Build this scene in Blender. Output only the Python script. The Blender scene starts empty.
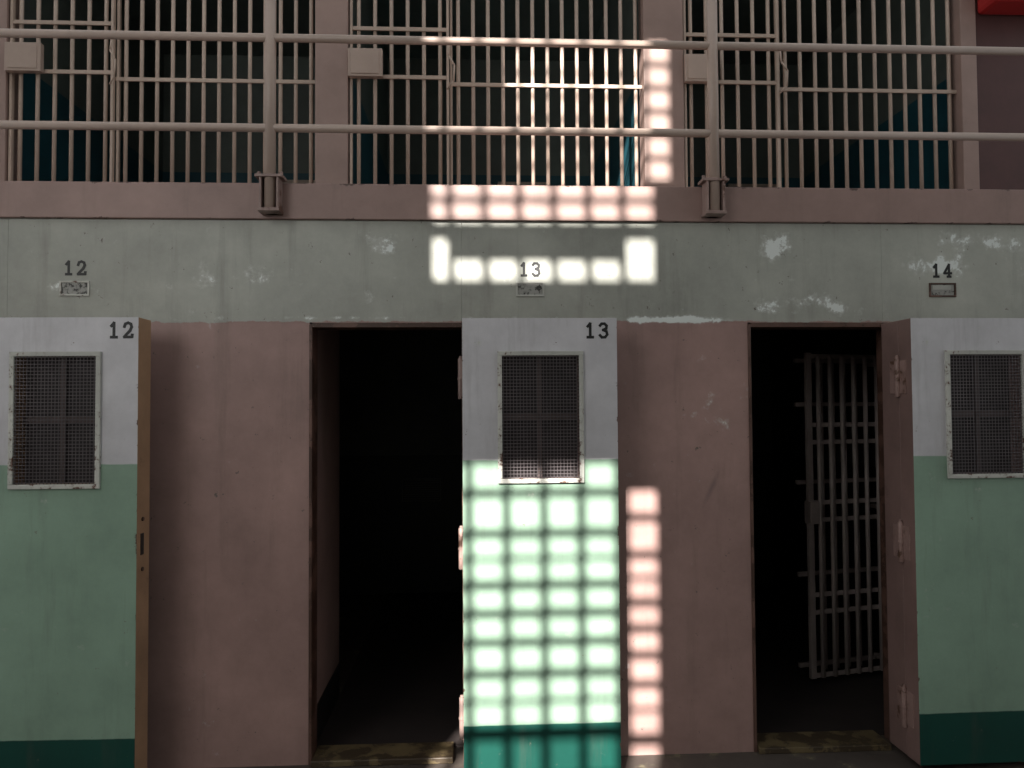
import bpy, bmesh, math
from mathutils import Vector, Matrix
C = bpy.context.collection
sc = bpy.context.scene

# ---------------------------------------------------------------- materials
class NT:
    def __init__(s, name):
        s.m = bpy.data.materials.new(name); s.m.use_nodes = True
        s.t = s.m.node_tree; s.n = s.t.nodes; s.l = s.t.links
        s.b = s.n["Principled BSDF"]
        s.tc = s.n.new("ShaderNodeTexCoord")
        s.sep = s.n.new("ShaderNodeSeparateXYZ"); s.l.new(s.tc.outputs["Object"], s.sep.inputs[0])
    def inp(s, sock, v):
        if isinstance(v, bpy.types.NodeSocket): s.l.new(v, sock)
        elif v is not None: sock.default_value = v
    def math(s, op, a, b=None, clamp=False):
        n = s.n.new("ShaderNodeMath"); n.operation = op; n.use_clamp = clamp
        s.inp(n.inputs[0], a); s.inp(n.inputs[1], b); return n.outputs[0]
    def noise(s, scale, detail=4, rough=.55, off=0, stretch=None):
        n = s.n.new("ShaderNodeTexNoise"); n.inputs["Scale"].default_value = scale
        n.inputs["Detail"].default_value = detail; n.inputs["Roughness"].default_value = rough
        mp = s.n.new("ShaderNodeMapping"); mp.inputs["Location"].default_value = (off, off*1.7, off*.3)
        if stretch: mp.inputs["Scale"].default_value = stretch
        s.l.new(s.tc.outputs["Object"], mp.inputs[0]); s.l.new(mp.outputs[0], n.inputs["Vector"])
        return n.outputs["Fac"]
    def mapr(s, v, a, b, c=0., d=1.):
        n = s.n.new("ShaderNodeMapRange"); n.clamp = True
        s.inp(n.inputs[0], v)
        for i, k in enumerate((a, b, c, d)): n.inputs[i+1].default_value = k
        return n.outputs[0]
    def mix(s, f, a, b, mode='MIX'):
        n = s.n.new("ShaderNodeMix"); n.data_type = 'RGBA'; n.blend_type = mode
        s.inp(n.inputs[0], f)
        for k, v in ((6, a), (7, b)):
            if isinstance(v, tuple): v = (*v[:3], 1)
            s.inp(n.inputs[k], v)
        return n.outputs[2]

def paint(name, base, zones=(), zamp=.01, stain=.35, peelc=None, peel=.66, pscale=7, spots=(),
          rough=.5, edges=None, rustc=(.07, .03, .018), bump=.25, off=0, speck=None, spk=.64, metal=0, drips=0., smudge=None):
    s = NT(name); X, Y, Z = s.sep.outputs
    col = s.mix(0., base, base)
    fine = s.noise(38, 5, .6, off)
    mid = s.noise(pscale, 10, .68, off+3)
    big = s.noise(1.3, 3, .5, off+7)
    for (z0, c) in zones:   # colour above z0
        zz = s.math('ADD', Z, s.math('MULTIPLY', s.math('SUBTRACT', mid, .5), zamp))
        col = s.mix(s.mapr(zz, z0-.002, z0+.002), col, c)
    # tonal unevenness of old paint
    v = s.math('ADD', s.math('MULTIPLY', big, .55), s.math('MULTIPLY', s.noise(5, 9, .72, off+11), .45))
    k = s.mapr(v, .34, .66, 1-stain, 1+stain*.35)
    g = s.n.new("ShaderNodeCombineColor")
    for i in range(3): s.l.new(k, g.inputs[i])
    col = s.mix(1., col, g.outputs[0], 'MULTIPLY')
    h = s.math('MULTIPLY', fine, .35)
    if drips:   # vertical grime runs
        dr = s.mapr(s.noise(9, 6, .65, off+31, (1, 1, .09)), .54, .72, 0., drips)
        col = s.mix(dr, col, (.09, .075, .06))
    if smudge:
        (cx, cz, rx, rz, sl, cc) = smudge
        a = s.math('DIVIDE', s.math('SUBTRACT', s.math('SUBTRACT', X, cx), s.math('MULTIPLY', s.math('SUBTRACT', Z, cz), sl)), rx)
        b = s.math('DIVIDE', s.math('SUBTRACT', Z, cz), rz)
        d = s.math('ADD', s.math('SQRT', s.math('ADD', s.math('MULTIPLY', a, a), s.math('MULTIPLY', b, b))), mid)
        col = s.mix(s.mapr(d, .5, 1.5, .5, 0.), col, cc)
    if peelc:
        th = s.math('ADD', mid, s.math('MULTIPLY', s.math('SUBTRACT', big, .5), .35))
        for (cx, cz, rx, rz, amt) in spots:
            a = s.math('DIVIDE', s.math('SUBTRACT', X, cx), rx)
            b = s.math('DIVIDE', s.math('SUBTRACT', Z, cz), rz)
            d = s.math('SQRT', s.math('ADD', s.math('MULTIPLY', a, a), s.math('MULTIPLY', b, b)))
            th = s.math('ADD', th, s.mapr(d, .2, 1.3, amt, 0.))
        pm = s.mapr(th, peel, peel+.02)
        halo = s.mapr(th, peel-.08, peel, 0., .3)
        col = s.mix(halo, col, peelc)
        col = s.mix(pm, col, peelc)
        h = s.math('SUBTRACT', h, s.math('MULTIPLY', pm, .6))
    if speck:
        sm = s.mapr(s.noise(26, 8, .75, off+21), spk, spk+.02)
        col = s.mix(sm, col, speck)
    if edges:
        x0, x1, z0, z1, w = edges
        d = s.math('MINIMUM', s.math('SUBTRACT', X, x0), s.math('SUBTRACT', x1, X))
        d = s.math('MINIMUM', d, s.math('SUBTRACT', z1, Z))
        d = s.math('MINIMUM', d, s.math('SUBTRACT', Z, z0))
        d = s.math('ADD', d, s.math('MULTIPLY', s.math('SUBTRACT', s.noise(14, 8, .7, off+5), .5), .09))
        em = s.mapr(d, w-.002, w+.002, 1., 0.)
        col = s.mix(em, col, rustc)
        h = s.math('SUBTRACT', h, s.math('MULTIPLY', em, .5))
    s.l.new(col, s.b.inputs["Base Color"])
    s.b.inputs["Roughness"].default_value = rough
    s.b.inputs["Metallic"].default_value = metal
    bn = s.n.new("ShaderNodeBump"); bn.inputs["Strength"].default_value = bump; bn.inputs["Distance"].default_value = .004
    s.l.new(h, bn.inputs["Height"]); s.l.new(bn.outputs[0], s.b.inputs["Normal"])
    return s.m

PINK = (.39, .25, .222); CREAM = (.42, .43, .38); WHITE = (.60, .59, .61); MINT = (.26, .385, .29); TEAL = (.004, .062, .046)
DW = .675
m_wall = paint("wall_paint", PINK, zones=[(2.012, CREAM)], zamp=.05, stain=.34, peelc=(.74, .78, .75), peel=.735, pscale=11,
   spots=[(-.43, 2.38, .12, .07, .25), (1.45, 2.36, .15, .08, .26), (1.5, 2.10, .32, .06, .24), (.98, 2.02, .34, .022, .40), (2.25, 2.28, .17, .055, .24),
          (.30, 2.03, .35, .02, .2), (2.5, 2.40, .25, .05, .2), (-1.2, 2.20, .3, .1, .12), (-1.80, 2.17, .12, .04, .26), (.8, 2.1, .3, .1, .14), (-.6, 2.03, .6, .015, .2),
          (-1.5, 2.40, .3, .06, .14), (-.45, 2.12, .2, .1, .12), (1.9, 2.06, .2, .05, .12), (.27, 2.2, .15, .05, .12), (-1.9, 2.34, .2, .06, .10), (.75, 2.4, .3, .05, .10)],
   speck=(.13, .11, .095), spk=.65, off=2, drips=.3, smudge=(1.12, 1.23, .02, .09, .45, (.10, .08, .09)))
m_door = paint("door_paint", TEAL, zones=[(.255, MINT), (1.385, WHITE)], zamp=.008, stain=.28, peelc=(.50, .51, .46), peel=.715, pscale=12,
   edges=(0, DW, .03, 2.0, -.007), off=5, rough=.42, drips=.28, speck=(.16, .13, .10), spk=.67)
m_edge = paint("door_edge_paint", (.42, .26, .15), stain=.4, peelc=(.09, .05, .03), peel=.68, off=8)
m_beam = paint("beam_paint", (.36, .24, .21), stain=.28, peelc=(.55, .5, .45), peel=.80, off=12, edges=(-20, 20, 2.48, 2.651, -.004), rustc=(.1, .06, .05), drips=.25)
m_col = paint("column_paint", (.36, .25, .215), stain=.25, off=13)
m_frame = paint("rusty_frame", (.15, .08, .06), stain=.5, peelc=(.06, .03, .02), peel=.5, off=14)
m_frame2 = paint("hinge_paint", (.25, .16, .14), stain=.4, peelc=(.08, .04, .03), peel=.68, off=40)
m_hinge = paint("hinge_knuckle_paint", (.32, .21, .185), stain=.4, peelc=(.10, .05, .03), peel=.6, off=42)
m_rail = paint("rail_paint", (.48, .37, .31), stain=.2, peelc=(.2, .1, .07), peel=.82, off=15, rough=.35)
m_brk = paint("bracket_paint", (.30, .21, .185), stain=.4, peelc=(.12, .06, .04), peel=.6, off=17)
m_bar = paint("bar_paint", (.54, .42, .34), stain=.25, off=16, rough=.45)
m_wframe = paint("window_frame_paint", (.55, .55, .50), stain=.35, peelc=(.12, .06, .04), peel=.62, pscale=30, off=18)
m_wire = paint("wire_mesh_metal", (.15, .13, .135), stain=.6, off=19, metal=.3)
m_dark = paint("backing_painted_shade", (.022, .015, .015), stain=.5, off=20)  # near-black colour stands in for the shade behind the door mesh
m_wirebar = paint("window_bar_paint", (.09, .065, .06), stain=.4, off=41)
m_black = paint("stencil_black", (.012, .012, .012), stain=.2, off=21)
m_cell = paint("cell_painted_shade", (.02, .024, .02), zones=[(1.2, (.08, .085, .075))], stain=.5, off=22)  # gloom of the unlit cells is put into this dark two-tone colour
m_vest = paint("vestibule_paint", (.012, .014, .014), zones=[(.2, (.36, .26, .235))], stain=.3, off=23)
m_vent = paint("vent_paint", (.11, .11, .10), stain=.4, off=44)
m_floor = paint("floor_concrete", (.075, .06, .05), stain=.5, peelc=(.16, .14, .09), peel=.62, off=25, rough=.7)
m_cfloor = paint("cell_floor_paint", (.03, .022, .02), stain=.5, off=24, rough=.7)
m_sill = paint("threshold_paint", (.16, .12, .06), stain=.5, peelc=(.05, .035, .02), peel=.5, off=26)
m_gate = paint("inner_gate_paint", (.36, .30, .28), stain=.4, off=27)
m_up = paint("upper_cell_paint", (.018, .10, .13), zones=[(3.80, (.15, .18, .16))], stain=.35, off=28)
m_end = paint("end_wall_paint", (.09, .035, .032), stain=.4, off=29)
m_red = paint("red_enamel", (.45, .02, .02), stain=.2, off=30)
m_back = paint("hall_paint", (.42, .40, .36), stain=.2, off=31)
m_steel = paint("window_steel", (.2, .2, .19), stain=.3, off=32)
m_plate = paint("name_plate", (.36, .36, .33), stain=.2, peelc=(.03, .028, .025), peel=.49, pscale=40, off=33)

# ---------------------------------------------------------------- mesh tools
class MB:
    def __init__(s): s.bm = bmesh.new()
    def box(s, x0, x1, y0, y1, z0, z1):
        vs = [s.bm.verts.new((x, y, z)) for x in (x0, x1) for y in (y0, y1) for z in (z0, z1)]
        for f in ((0,1,3,2),(4,6,7,5),(0,4,5,1),(2,3,7,6),(0,2,6,4),(1,5,7,3)):
            s.bm.faces.new([vs[i] for i in f])
        return s
    def cyl(s, a, b, r, n=12):
        a = Vector(a); b = Vector(b); d = b-a
        q = d.to_track_quat('Z', 'Y').to_matrix()
        ra = [s.bm.verts.new(a + q @ Vector((r*math.cos(t), r*math.sin(t), 0))) for t in [2*math.pi*i/n for i in range(n)]]
        rb = [s.bm.verts.new(v.co + d) for v in ra]
        for i in range(n):
            f = s.bm.faces.new((ra[i], ra[(i+1) % n], rb[(i+1) % n], rb[i])); f.smooth = n > 6
        s.bm.faces.new(ra[::-1]); s.bm.faces.new(rb)
        return s
    def ring(s, x0, x1, z0, z1, w, y0, y1):
        s.box(x0, x1, y0, y1, z0, z0+w); s.box(x0, x1, y0, y1, z1-w, z1)
        s.box(x0, x0+w, y0, y1, z0+w, z1-w); s.box(x1-w, x1, y0, y1, z0+w, z1-w); return s
    def done(s, name, mat, parent=None, bevel=0):
        bmesh.ops.recalc_face_normals(s.bm, faces=s.bm.faces)
        me = bpy.data.meshes.new(name); s.bm.to_mesh(me); s.bm.free(); me.materials.append(mat)
        o = bpy.data.objects.new(name, me); C.objects.link(o)
        if parent: o.parent = parent
        if bevel:
            b = o.modifiers.new("bevel", 'BEVEL'); b.width = bevel; b.segments = 2; b.limit_method = 'ANGLE'
        return o
def empty(name, loc=(0, 0, 0), rz=0):
    e = bpy.data.objects.new(name, None); C.objects.link(e); e.location = loc; e.rotation_euler[2] = rz
    e.empty_display_size = .1; return e

STROKES = {'1': [[(.22, .78), (.5, 1), (.5, 0)], [(.2, .03), (.8, .03)]],
 '2': [[(.12, .72), (.22, .93), (.5, 1), (.78, .92), (.86, .72), (.7, .47), (.35, .22), (.12, .04), (.9, .04), (.93, .2)]],
 '3': [[(.12, .84), (.3, .98), (.62, .98), (.84, .84), (.8, .64), (.45, .54), (.82, .44), (.9, .22), (.68, .03), (.32, .02), (.1, .18)]],
 '4': [[(.68, 0), (.68, 1), (.08, .3), (.96, .3)], [(.48, .03), (.88, .03)]]}
def number(name, txt, cx, y, cz, h, mat, parent=None):
    mb = MB(); w = h*.66; gap = h*.28; tot = len(txt)*w+(len(txt)-1)*gap; th = h*.19; e = 0
    for i, ch in enumerate(txt):
        ox = cx - tot/2 + i*(w+gap); oz = cz-h/2
        for st in STROKES[ch]:
            for a, b in zip(st[:-1], st[1:]):
                a = Vector((ox+a[0]*w, 0, oz+a[1]*h)); b = Vector((ox+b[0]*w, 0, oz+b[1]*h))
                d = (b-a).normalized(); n = Vector((-d.z, 0, d.x))*th/2; a = a-d*th*.35; b = b+d*th*.35
                e += .00003
                ps = [a+n, b+n, b-n, a-n]
                f = [mb.bm.verts.new((p.x, y-.0012-e, p.z)) for p in ps]; k = [mb.bm.verts.new((p.x, y+.0005, p.z)) for p in ps]
                mb.bm.faces.new(f); mb.bm.faces.new(k[::-1])
                for j in range(4): mb.bm.faces.new((f[j], f[(j+1) % 4], k[(j+1) % 4], k[j]))
    return mb.done(name, mat, parent)

# ---------------------------------------------------------------- lower wall
OPEN = [(-2.78, -2.092), (-.740, -.047), (1.312, 1.995)]
w = MB(); T = .12
px = -6.0
for a, b in OPEN:
    w.box(px, a-.010, 0, T, 0, 2.008); px = b
w.box(px, 6.0, 0, T, 0, 2.008)
seams = [-6.0, -2.1, -.05, 1.96, 6.0]
for a, b in zip(seams[:-1], seams[1:]): w.box(a+.0005, b-.0005, -.001, T, 2.008, 2.482)
w.done("wall_front", m_wall)

for i, (a, b) in enumerate(OPEN):
    t = MB()
    t.box(a-.010, a+.004, -.006, T, 0, 2.0); t.box(b-.004, b, -.003, T, 0, 2.0)
    t.box(a+.004, b-.004, -.006, T, 1.985, 2.007)
    t.done("trim_%d" % (i+1), m_frame, bevel=.002)
    MB().box(a+.005, b-.05, -.03, T+.02, 0, .028).done("threshold" if i == 0 else "threshold.%03d" % i, m_sill, bevel=.004)

# cells behind the lower wall
for i, (a, b) in enumerate(OPEN):
    r = b+.55 if i < 2 else b+.68
    v = MB()
    v.box(a-.10, a-.0105, T, .80, 0, 2.3)
    v.done("wall_vestibule_%d" % (i+1), m_vest)
    c = MB()
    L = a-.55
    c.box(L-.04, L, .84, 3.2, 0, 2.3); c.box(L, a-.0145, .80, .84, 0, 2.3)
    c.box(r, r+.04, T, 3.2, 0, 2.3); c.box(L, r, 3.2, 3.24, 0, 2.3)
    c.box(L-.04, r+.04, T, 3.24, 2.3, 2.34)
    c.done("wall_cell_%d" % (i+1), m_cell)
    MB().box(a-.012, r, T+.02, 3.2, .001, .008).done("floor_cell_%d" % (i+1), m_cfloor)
    if i == 1:   # ventilation grille on the back wall of the open cell
        e = empty("wall_vent_grille")
        MB().ring(-.62, -.28, .80, 1.0, .010, 3.18, 3.199).done("vent_rim", m_vent, e)
        mb = MB()
        for k in range(9): mb.box(-.60, -.30, 3.185, 3.195, .82+k*.0195, .828+k*.0195)
        mb.done("vent_slats", m_vent, e)

MB().box(-6, 6, -6.3, 0, -.1, 0).box(-6, 6, 0, 3.3, -.1, 0).done("floor", m_floor)

# inner barred gate standing open inside cell 14, double grille like the photo's
g = empty("inner_barred_gate", (1.93, .80, 0), math.atan2(.12, .52)); GL = .56
mb = MB()
for zc in (.06, .42, .52, .95, 1.05, 1.40, 1.50, 1.90):
    mb.box(0, GL, -.006, .006, zc-.013, zc+.013)
mb.box(0, .035, -.012, .012, .045, 1.92); mb.box(GL-.035, GL, -.012, .012, .045, 1.92)
mb.done("gate_frame", m_gate, g, .002)
mb = MB()
for k in range(6):
    x = .035 + (GL-.07)*(k+.5)/6
    mb.cyl((x, -.014, .05), (x, -.014, 1.9), .013)
mb.done("gate_bars", m_gate, g)
mb = MB()
for k in range(5):
    x = .02 + (GL-.07)*(k+1)/6
    mb.cyl((x, .10, .05), (x, .10, 1.9), .011)
for zc in (.09, .62, 1.16, 1.62, 1.88): mb.box(.0, GL, .09, .11, zc-.012, zc+.012)
for zc in (.10, 1.0, 1.86): mb.box(GL-.03, GL, .0, .11, zc-.012, zc+.012)
mb.done("gate_rear_grille", m_gate, g)
mb = MB(); mb.box(.0, .06, -.03, .03, .93, 1.06); mb.box(GL, GL+.03, -.02, .02, .3, .4).box(GL, GL+.03, -.02, .02, 1.55, 1.65)
mb.done("gate_lock", m_gate, g, .003)
MB().cyl((GL+.045, 0, .009), (GL+.045, 0, 2.29), .02).done("pivot_post", m_gate, g)

# ---------------------------------------------------------------- solid steel doors
def door(idx, hx, hy, rz, num):
    e = empty("cell_door" + ("" if idx == 0 else ".%03d" % idx), (hx, hy, 0), rz)
    th = .12 if idx == 0 else .10; W = DW; z0, z1 = .03, 2.0
    fa0, fa1, fb0, fb1 = .152, .525, 1.285, 1.855
    a0, a1, b0, b1 = fa0+.018, fa1-.018, fb0+.018, fb1-.018
    bm = bmesh.new()
    def rect(y, x0, x1, c0, c1): return [bm.verts.new(p) for p in ((x0, y, c0), (x1, y, c0), (x1, y, c1), (x0, y, c1))]
    fo = rect(0, 0, W, z0, z1); fi = rect(0, a0, a1, b0, b1); bo = rect(th, 0, W, z0, z1); bi = rect(th, a0, a1, b0, b1)
    edge = []
    for j in range(4):
        k = (j+1) % 4
        bm.faces.new((fo[j], fo[k], fi[k], fi[j])); bm.faces.new((bo[k], bo[j], bi[j], bi[k]))
        edge.append(bm.faces.new((fo[k], fo[j], bo[j], bo[k]))); edge.append(bm.faces.new((fi[j], fi[k], bi[k], bi[j])))
    bmesh.ops.recalc_face_normals(bm, faces=bm.faces)
    for f in edge: f.material_index = 1
    me = bpy.data.meshes.new("leaf"); bm.to_mesh(me); bm.free(); me.materials.append(m_door); me.materials.append(m_edge if idx == 0 else m_frame2)
    o = bpy.data.objects.new("leaf", me); C.objects.link(o); o.parent = e
    bv = o.modifiers.new("b", 'BEVEL'); bv.width = .003; bv.segments = 2; bv.limit_method = 'ANGLE'
    f = MB(); f.ring(fa0, fa1, fb0, fb1, .019, -.014, 0); f.done("window_frame", m_wframe, e, .002)
    f = MB()
    for k in range(9):
        for (x, z) in ((fa0+.009, 1.31+k*.065), (fa1-.009, 1.31+k*.065)):
            f.cyl((x, -.017, z), (x, -.012, z), .004, 8)
    f.done("frame_rivets", m_wframe, e)
    f = MB(); sp = .0145
    x = a0+sp/2
    while x < a1:
        f.cyl((x, -.004, b0), (x, -.004, b1), .0018, 5); x += sp
    z = b0+sp/2
    while z < b1:
        f.cyl((a0, -.0065, z), (a1, -.0065, z), .0018, 5); z += sp
    f.done("wire_mesh", m_wire, e)
    f = MB(); f.box(a0, a1, .075, .082, b0, b1); f.done("window_dark_sheet", m_dark, e)  # sheet added for the darkness seen through the opening
    f = MB(); f.box(a0, a1, .055, .065, 1.555, 1.585); f.box((a0+a1)/2-.010, (a0+a1)/2+.010, .05, .06, b0, b1)
    f.done("window_bars", m_wirebar, e)
    number("stencil_number", num, W-.072 if idx == 0 else W-.088, 0, 1.945, .062, m_black, e)
    # hinge stile that carries the leaf on the wall, and hinge knuckles
    f = MB(); f.box(.0, .06, th, -hy - .007, .032, 2.0); f.done("hinge_stile", m_frame2, e, .003)
    f = MB()
    for zc in (1.74, .99, .25):
        f.cyl((-.008, th+.0, zc-.09), (-.008, th+.0, zc+.09), .0125, 12)
        f.cyl((-.008, th+.0, zc-.005), (-.008, th+.0, zc+.005), .015, 12)
        f.cyl((-.008, th+.0, zc+.09), (-.008, th+.0, zc+.10), .008, 8)
        f.box(-.004, 0.001, th-.06, th+.07, zc-.075, zc+.075)
    f.done("hinges", m_brk if idx == 1 else m_hinge, e, .001)
    # latch slot on the free edge
    f = MB(); f.box(W-.002, W+.0015, .035, .065, 1.0, 1.09); f.done("latch_slot", m_black, e)
    f = MB(); f.cyl((W+.001, .05, 1.15), (W+.006, .05, 1.15), .009, 10).cyl((W+.001, .05, .94), (W+.006, .05, .94), .009, 10)
    f.done("latch_bolts", m_frame, e)
    return e
door(0, -2.074, -.27, -.02, "12")
door(1, -.045, -.25, 0, "13")
door(2, 1.952, -.25, .015, "14")

# stencilled numbers and name-card holders above doors
for i, (cx, t) in enumerate(((-1.803, "12"), (.270, "13"), (2.258, "14"))):
    sfx = "" if i == 0 else ".%03d" % i
    number("stencilled_cell_number"+sfx, t, cx, -.001, 2.257, .060, m_black)
    e = empty("name_card_holder"+sfx)
    MB().ring(cx-.066, cx+.066, 2.130, 2.198, .008, -.008, -.001).done("holder_rim", m_wframe if i != 2 else m_frame, e, .001)
    MB().box(cx-.056, cx+.056, -.004, -.001, 2.138, 2.19).done("holder_card", m_plate, e)
    if i == 2: MB().box(cx-.05, cx+.04, -.0055, -.004, 2.165, 2.187).done("card_strip", m_wframe, e)

# ---------------------------------------------------------------- gallery
MB().box(-6, 6, -.02, 1.35, 2.484, 2.65).done("gallery_walkway_slab", m_beam, bevel=.004)
r = empty("gallery_railing")
mb = MB()
for z in (2.885, 3.30, 3.74): mb.cyl((-6, -.075, z), (6, -.075, z), .0185, 16)
mb.done("rails", m_rail, r)
mb = MB()
PX = (-5.0, -2.96, -.912, 1.128, 3.17, 5.2)
for x in PX: mb.cyl((x, -.075, 2.51), (x, -.075, 3.755), .025, 16)
mb.done("posts", m_rail, r)
mb = MB()
for x in PX:
    mb.box(x-.03, x+.03, -.05, -.02, 2.50, 2.66)
    mb.box(x-.062, x+.062, -.105, -.02, 2.655, 2.668)
    mb.box(x-.048, x+.048, -.108, -.02, 2.50, 2.515)
    for s in (-1, 1):
        mb.box(x+s*.038-.005, x+s*.038+.005, -.10, -.02, 2.51, 2.66)
        mb.cyl((x+s*.05, -.075, 2.655), (x+s*.05, -.075, 2.685), .009, 6)
mb.done("post_brackets", m_brk, r, .002)

YU = 1.2
COL = [(-5.03, -4.83), (-3.02, -2.82), (-.967, -.765), (1.09, 1.345), (3.165, 3.27)]
for i, (a, b) in enumerate(COL):
    MB().box(a, b, YU-.02, YU+.12, 2.65, 4.9).done("gallery_column" + ("" if i == 0 else ".%03d" % i), m_col, bevel=.004)
MB().box(-6, 6, YU-.03, YU+.14, 4.9, 5.2).done("gallery_header_beam", m_beam)
for i in range(4):
    a = COL[i][1]; b = COL[i+1][0]; g = a+.625
    e = empty("barred_cell_front" + ("" if i == 0 else ".%03d" % i))
    mb = MB()
    n = 6
    for k in range(n): 
        x = a+.06+(g-.035-a-.06)*k/(n-1)*.96
        mb.cyl((x, YU+.03, 2.66), (x, YU+.03, 4.88), .0125, 10)
    n = int(round((b-g)/.098))
    for k in range(n):
        x = g+(b-g)*(k+.6)/n
        mb.cyl((x, YU+.05, 2.655), (x, YU+.05, 4.895), .0125, 10)
    mb.done("bars", m_bar, e)
    mb = MB()
    for z in (2.70, 3.685, 3.99, 4.85): mb.box(a+.01, g, YU+.005, YU+.017, z-.012, z+.012)
    mb.box(a+.008, a+.024, YU, YU+.03, 2.66, 4.88); mb.box(g-.016, g, YU, YU+.03, 2.66, 4.88)
    for z in (2.68, 3.655, 3.93, 4.6): mb.box(g, b-.001, YU+.03, YU+.042, z-.012, z+.012)
    mb.box(g+.004, g+.020, YU+.035, YU+.065, 2.655, 4.895)
    mb.done("crossbars", m_bar, e, .002)
    mb = MB(); mb.box(a+.003, a+.215, YU-.045, YU-.005, 3.665, 3.84)
    mb.box(a+.02, a+.195, YU-.05, YU-.045, 3.68, 3.825)
    mb.done("lock_box", m_rail, e, .004)
    mb = MB()
    pts = [(g-.01, YU-.02, 3.60), (g+.03, YU-.05, 3.64), (g+.035, YU-.05, 3.74), (g, YU-.04, 3.80), (g, YU-.02, 3.9)]
    for p, q in zip(pts[:-1], pts[1:]): mb.cyl(p, q, .006, 8)
    mb.done("gate_handle", m_bar, e)
    # cell interior
    c = MB(); c.box(a-.06, a-.02, YU+.12, 3.6, 2.65, 4.9); c.box(b+.02, b+.06, YU+.12, 3.6, 2.65, 4.9)
    c.box(a-.06, b+.06, 3.6, 3.64, 2.65, 4.9); c.box(a-.06, b+.06, YU+.14, 3.64, 4.9, 4.94)
    c.box(a-.06, b+.06, 1.35, 3.64, 2.60, 2.65)
    c.done("wall_upper_cell_%d" % (i+1), m_up)
    e = empty("cell_wall_shelf" + ("" if i == 0 else ".%03d" % i))
    mb = MB(); mb.box(a+1.0, a+1.45, 3.3, 3.598, 3.62, 3.65); mb.box(a+1.02, a+1.04, 3.35, 3.598, 3.5, 3.62); mb.box(a+1.41, a+1.43, 3.35, 3.598, 3.5, 3.62)
    mb.done("shelf_board", m_bar, e, .003)
MB().box(3.27, 6, YU, YU+.14, 2.65, 4.9).done("wall_gallery_end", m_end)
e = empty("red_fire_hose_cabinet")
MB().box(3.28, 3.85, YU-.22, YU-.002, 4.14, 4.6).done("cabinet_body", m_red, e, .03)
MB().ring(3.31, 3.82, 4.17, 4.57, .03, YU-.232, YU-.22).cyl((3.75, YU-.25, 4.3), (3.75, YU-.22, 4.3), .015).done("cabinet_door", m_red, e, .003)

# ---------------------------------------------------------------- window wall behind the viewer
YW0, YW1 = -6.06, -6.0
X0, X1 = -2.19, -1.085
zs = [(3.43, 4.80), (5.74, 8.2)]
wb = MB(); wb.box(-13, X0, YW0, YW1, 0, 10.5); wb.box(X1, 8, YW0, YW1, 0, 10.5)
wb.box(X0, X1, YW0, YW1, 0, zs[0][0]); wb.box(X0, X1, YW0, YW1, zs[0][1], zs[1][0]); wb.box(X0, X1, YW0, YW1, zs[1][1], 10.5)
wb.done("wall_back", m_back)
for i, (a, b) in enumerate(zs):
    e = empty("window_%d" % (i+1))
    mb = MB(); mb.ring(X0+.001, X1-.001, a+.001, b-.001, .015, -6.05, -6.01)
    mb.done("window_frame", m_steel, e)
    mb = MB()
    for k in range(7):
        x = -.098+.162*k - 1.99
        mb.box(x-.015, x+.015, -6.045, -6.015, a+.01, b-.01)
    if i == 0:
        for z in (4.652, 4.479, 4.258, 4.137, 4.015, 3.881): mb.box(X0+.01, X1-.01, -6.045, -6.015, z-.014, z+.014)
        for z in (4.37, 3.765): mb.box(X0+.01, X1-.01, -6.045, -6.015, z-.004, z+.004)
        mb.box(X0+.01, X1-.01, -6.045, -6.015, 3.605, 3.65)
    else:
        z = a+.49
        while z < b-.05:
            mb.box(X0+.01, X1-.01, -6.045, -6.015, z-.014, z+.014); z += .15
        mb.box(X0+.01, X1-.01, -6.045, -6.015, 5.96, 6.03)
        mb.box(-2.10, -1.27, -6.045, -6.015, 5.86, 5.965)
        mb.box(X0+.01, X1-.01, -6.045, -6.015, 6.115, 6.135)
    mb.done("window_bars", m_steel, e)

# ---------------------------------------------------------------- light
sd = bpy.data.lights.new("sun", 'SUN'); sd.energy = 18; sd.angle = math.radians(.46); sd.color = (1, .945, .89)
so = bpy.data.objects.new("sun", sd); C.objects.link(so)
so.rotation_euler = Vector((.33, 1, -.59)).to_track_quat('-Z', 'Y').to_euler()
so.location = (-3, -9, 9)
ad = bpy.data.lights.new("added_fill_light", 'AREA'); ad.shape = 'SQUARE'; ad.size = 2.4; ad.energy = 60; ad.color = (1, .98, .96)  # added unseen fill, stands in for soft window light from the left
ao = bpy.data.objects.new("added_fill_light", ad); C.objects.link(ao); ao.location = (-3.2, -5.2, 3.6)
ao.rotation_euler = (Vector((.5, 0, 1.3))-ao.location).to_track_quat('-Z', 'Y').to_euler()
wd = bpy.data.worlds.new("world"); sc.world = wd; wd.use_nodes = True
bg = wd.node_tree.nodes["Background"]; bg.inputs[0].default_value = (.93, .97, 1, 1); bg.inputs[1].default_value = .68

# ---------------------------------------------------------------- camera
cd = bpy.data.cameras.new("camera"); cam = bpy.data.objects.new("camera", cd); C.objects.link(cam)
cd.sensor_width = 36; cd.lens = 770/1024*36; cd.clip_start = .05
ps, p, ph = .051, .031, .006
f = Vector((ps, 1, p)).normalized(); rt = f.cross(Vector((0, 0, 1))).normalized(); up = rt.cross(f)
rt2 = rt*math.cos(ph) - up*math.sin(ph); up2 = up*math.cos(ph) + rt*math.sin(ph)
M = Matrix((rt2, up2, -f)).transposed().to_4x4(); M.translation = (0, -3.58, 1.61)
cam.matrix_world = M
sc.camera = cam
sc.view_settings.view_transform = 'Standard'
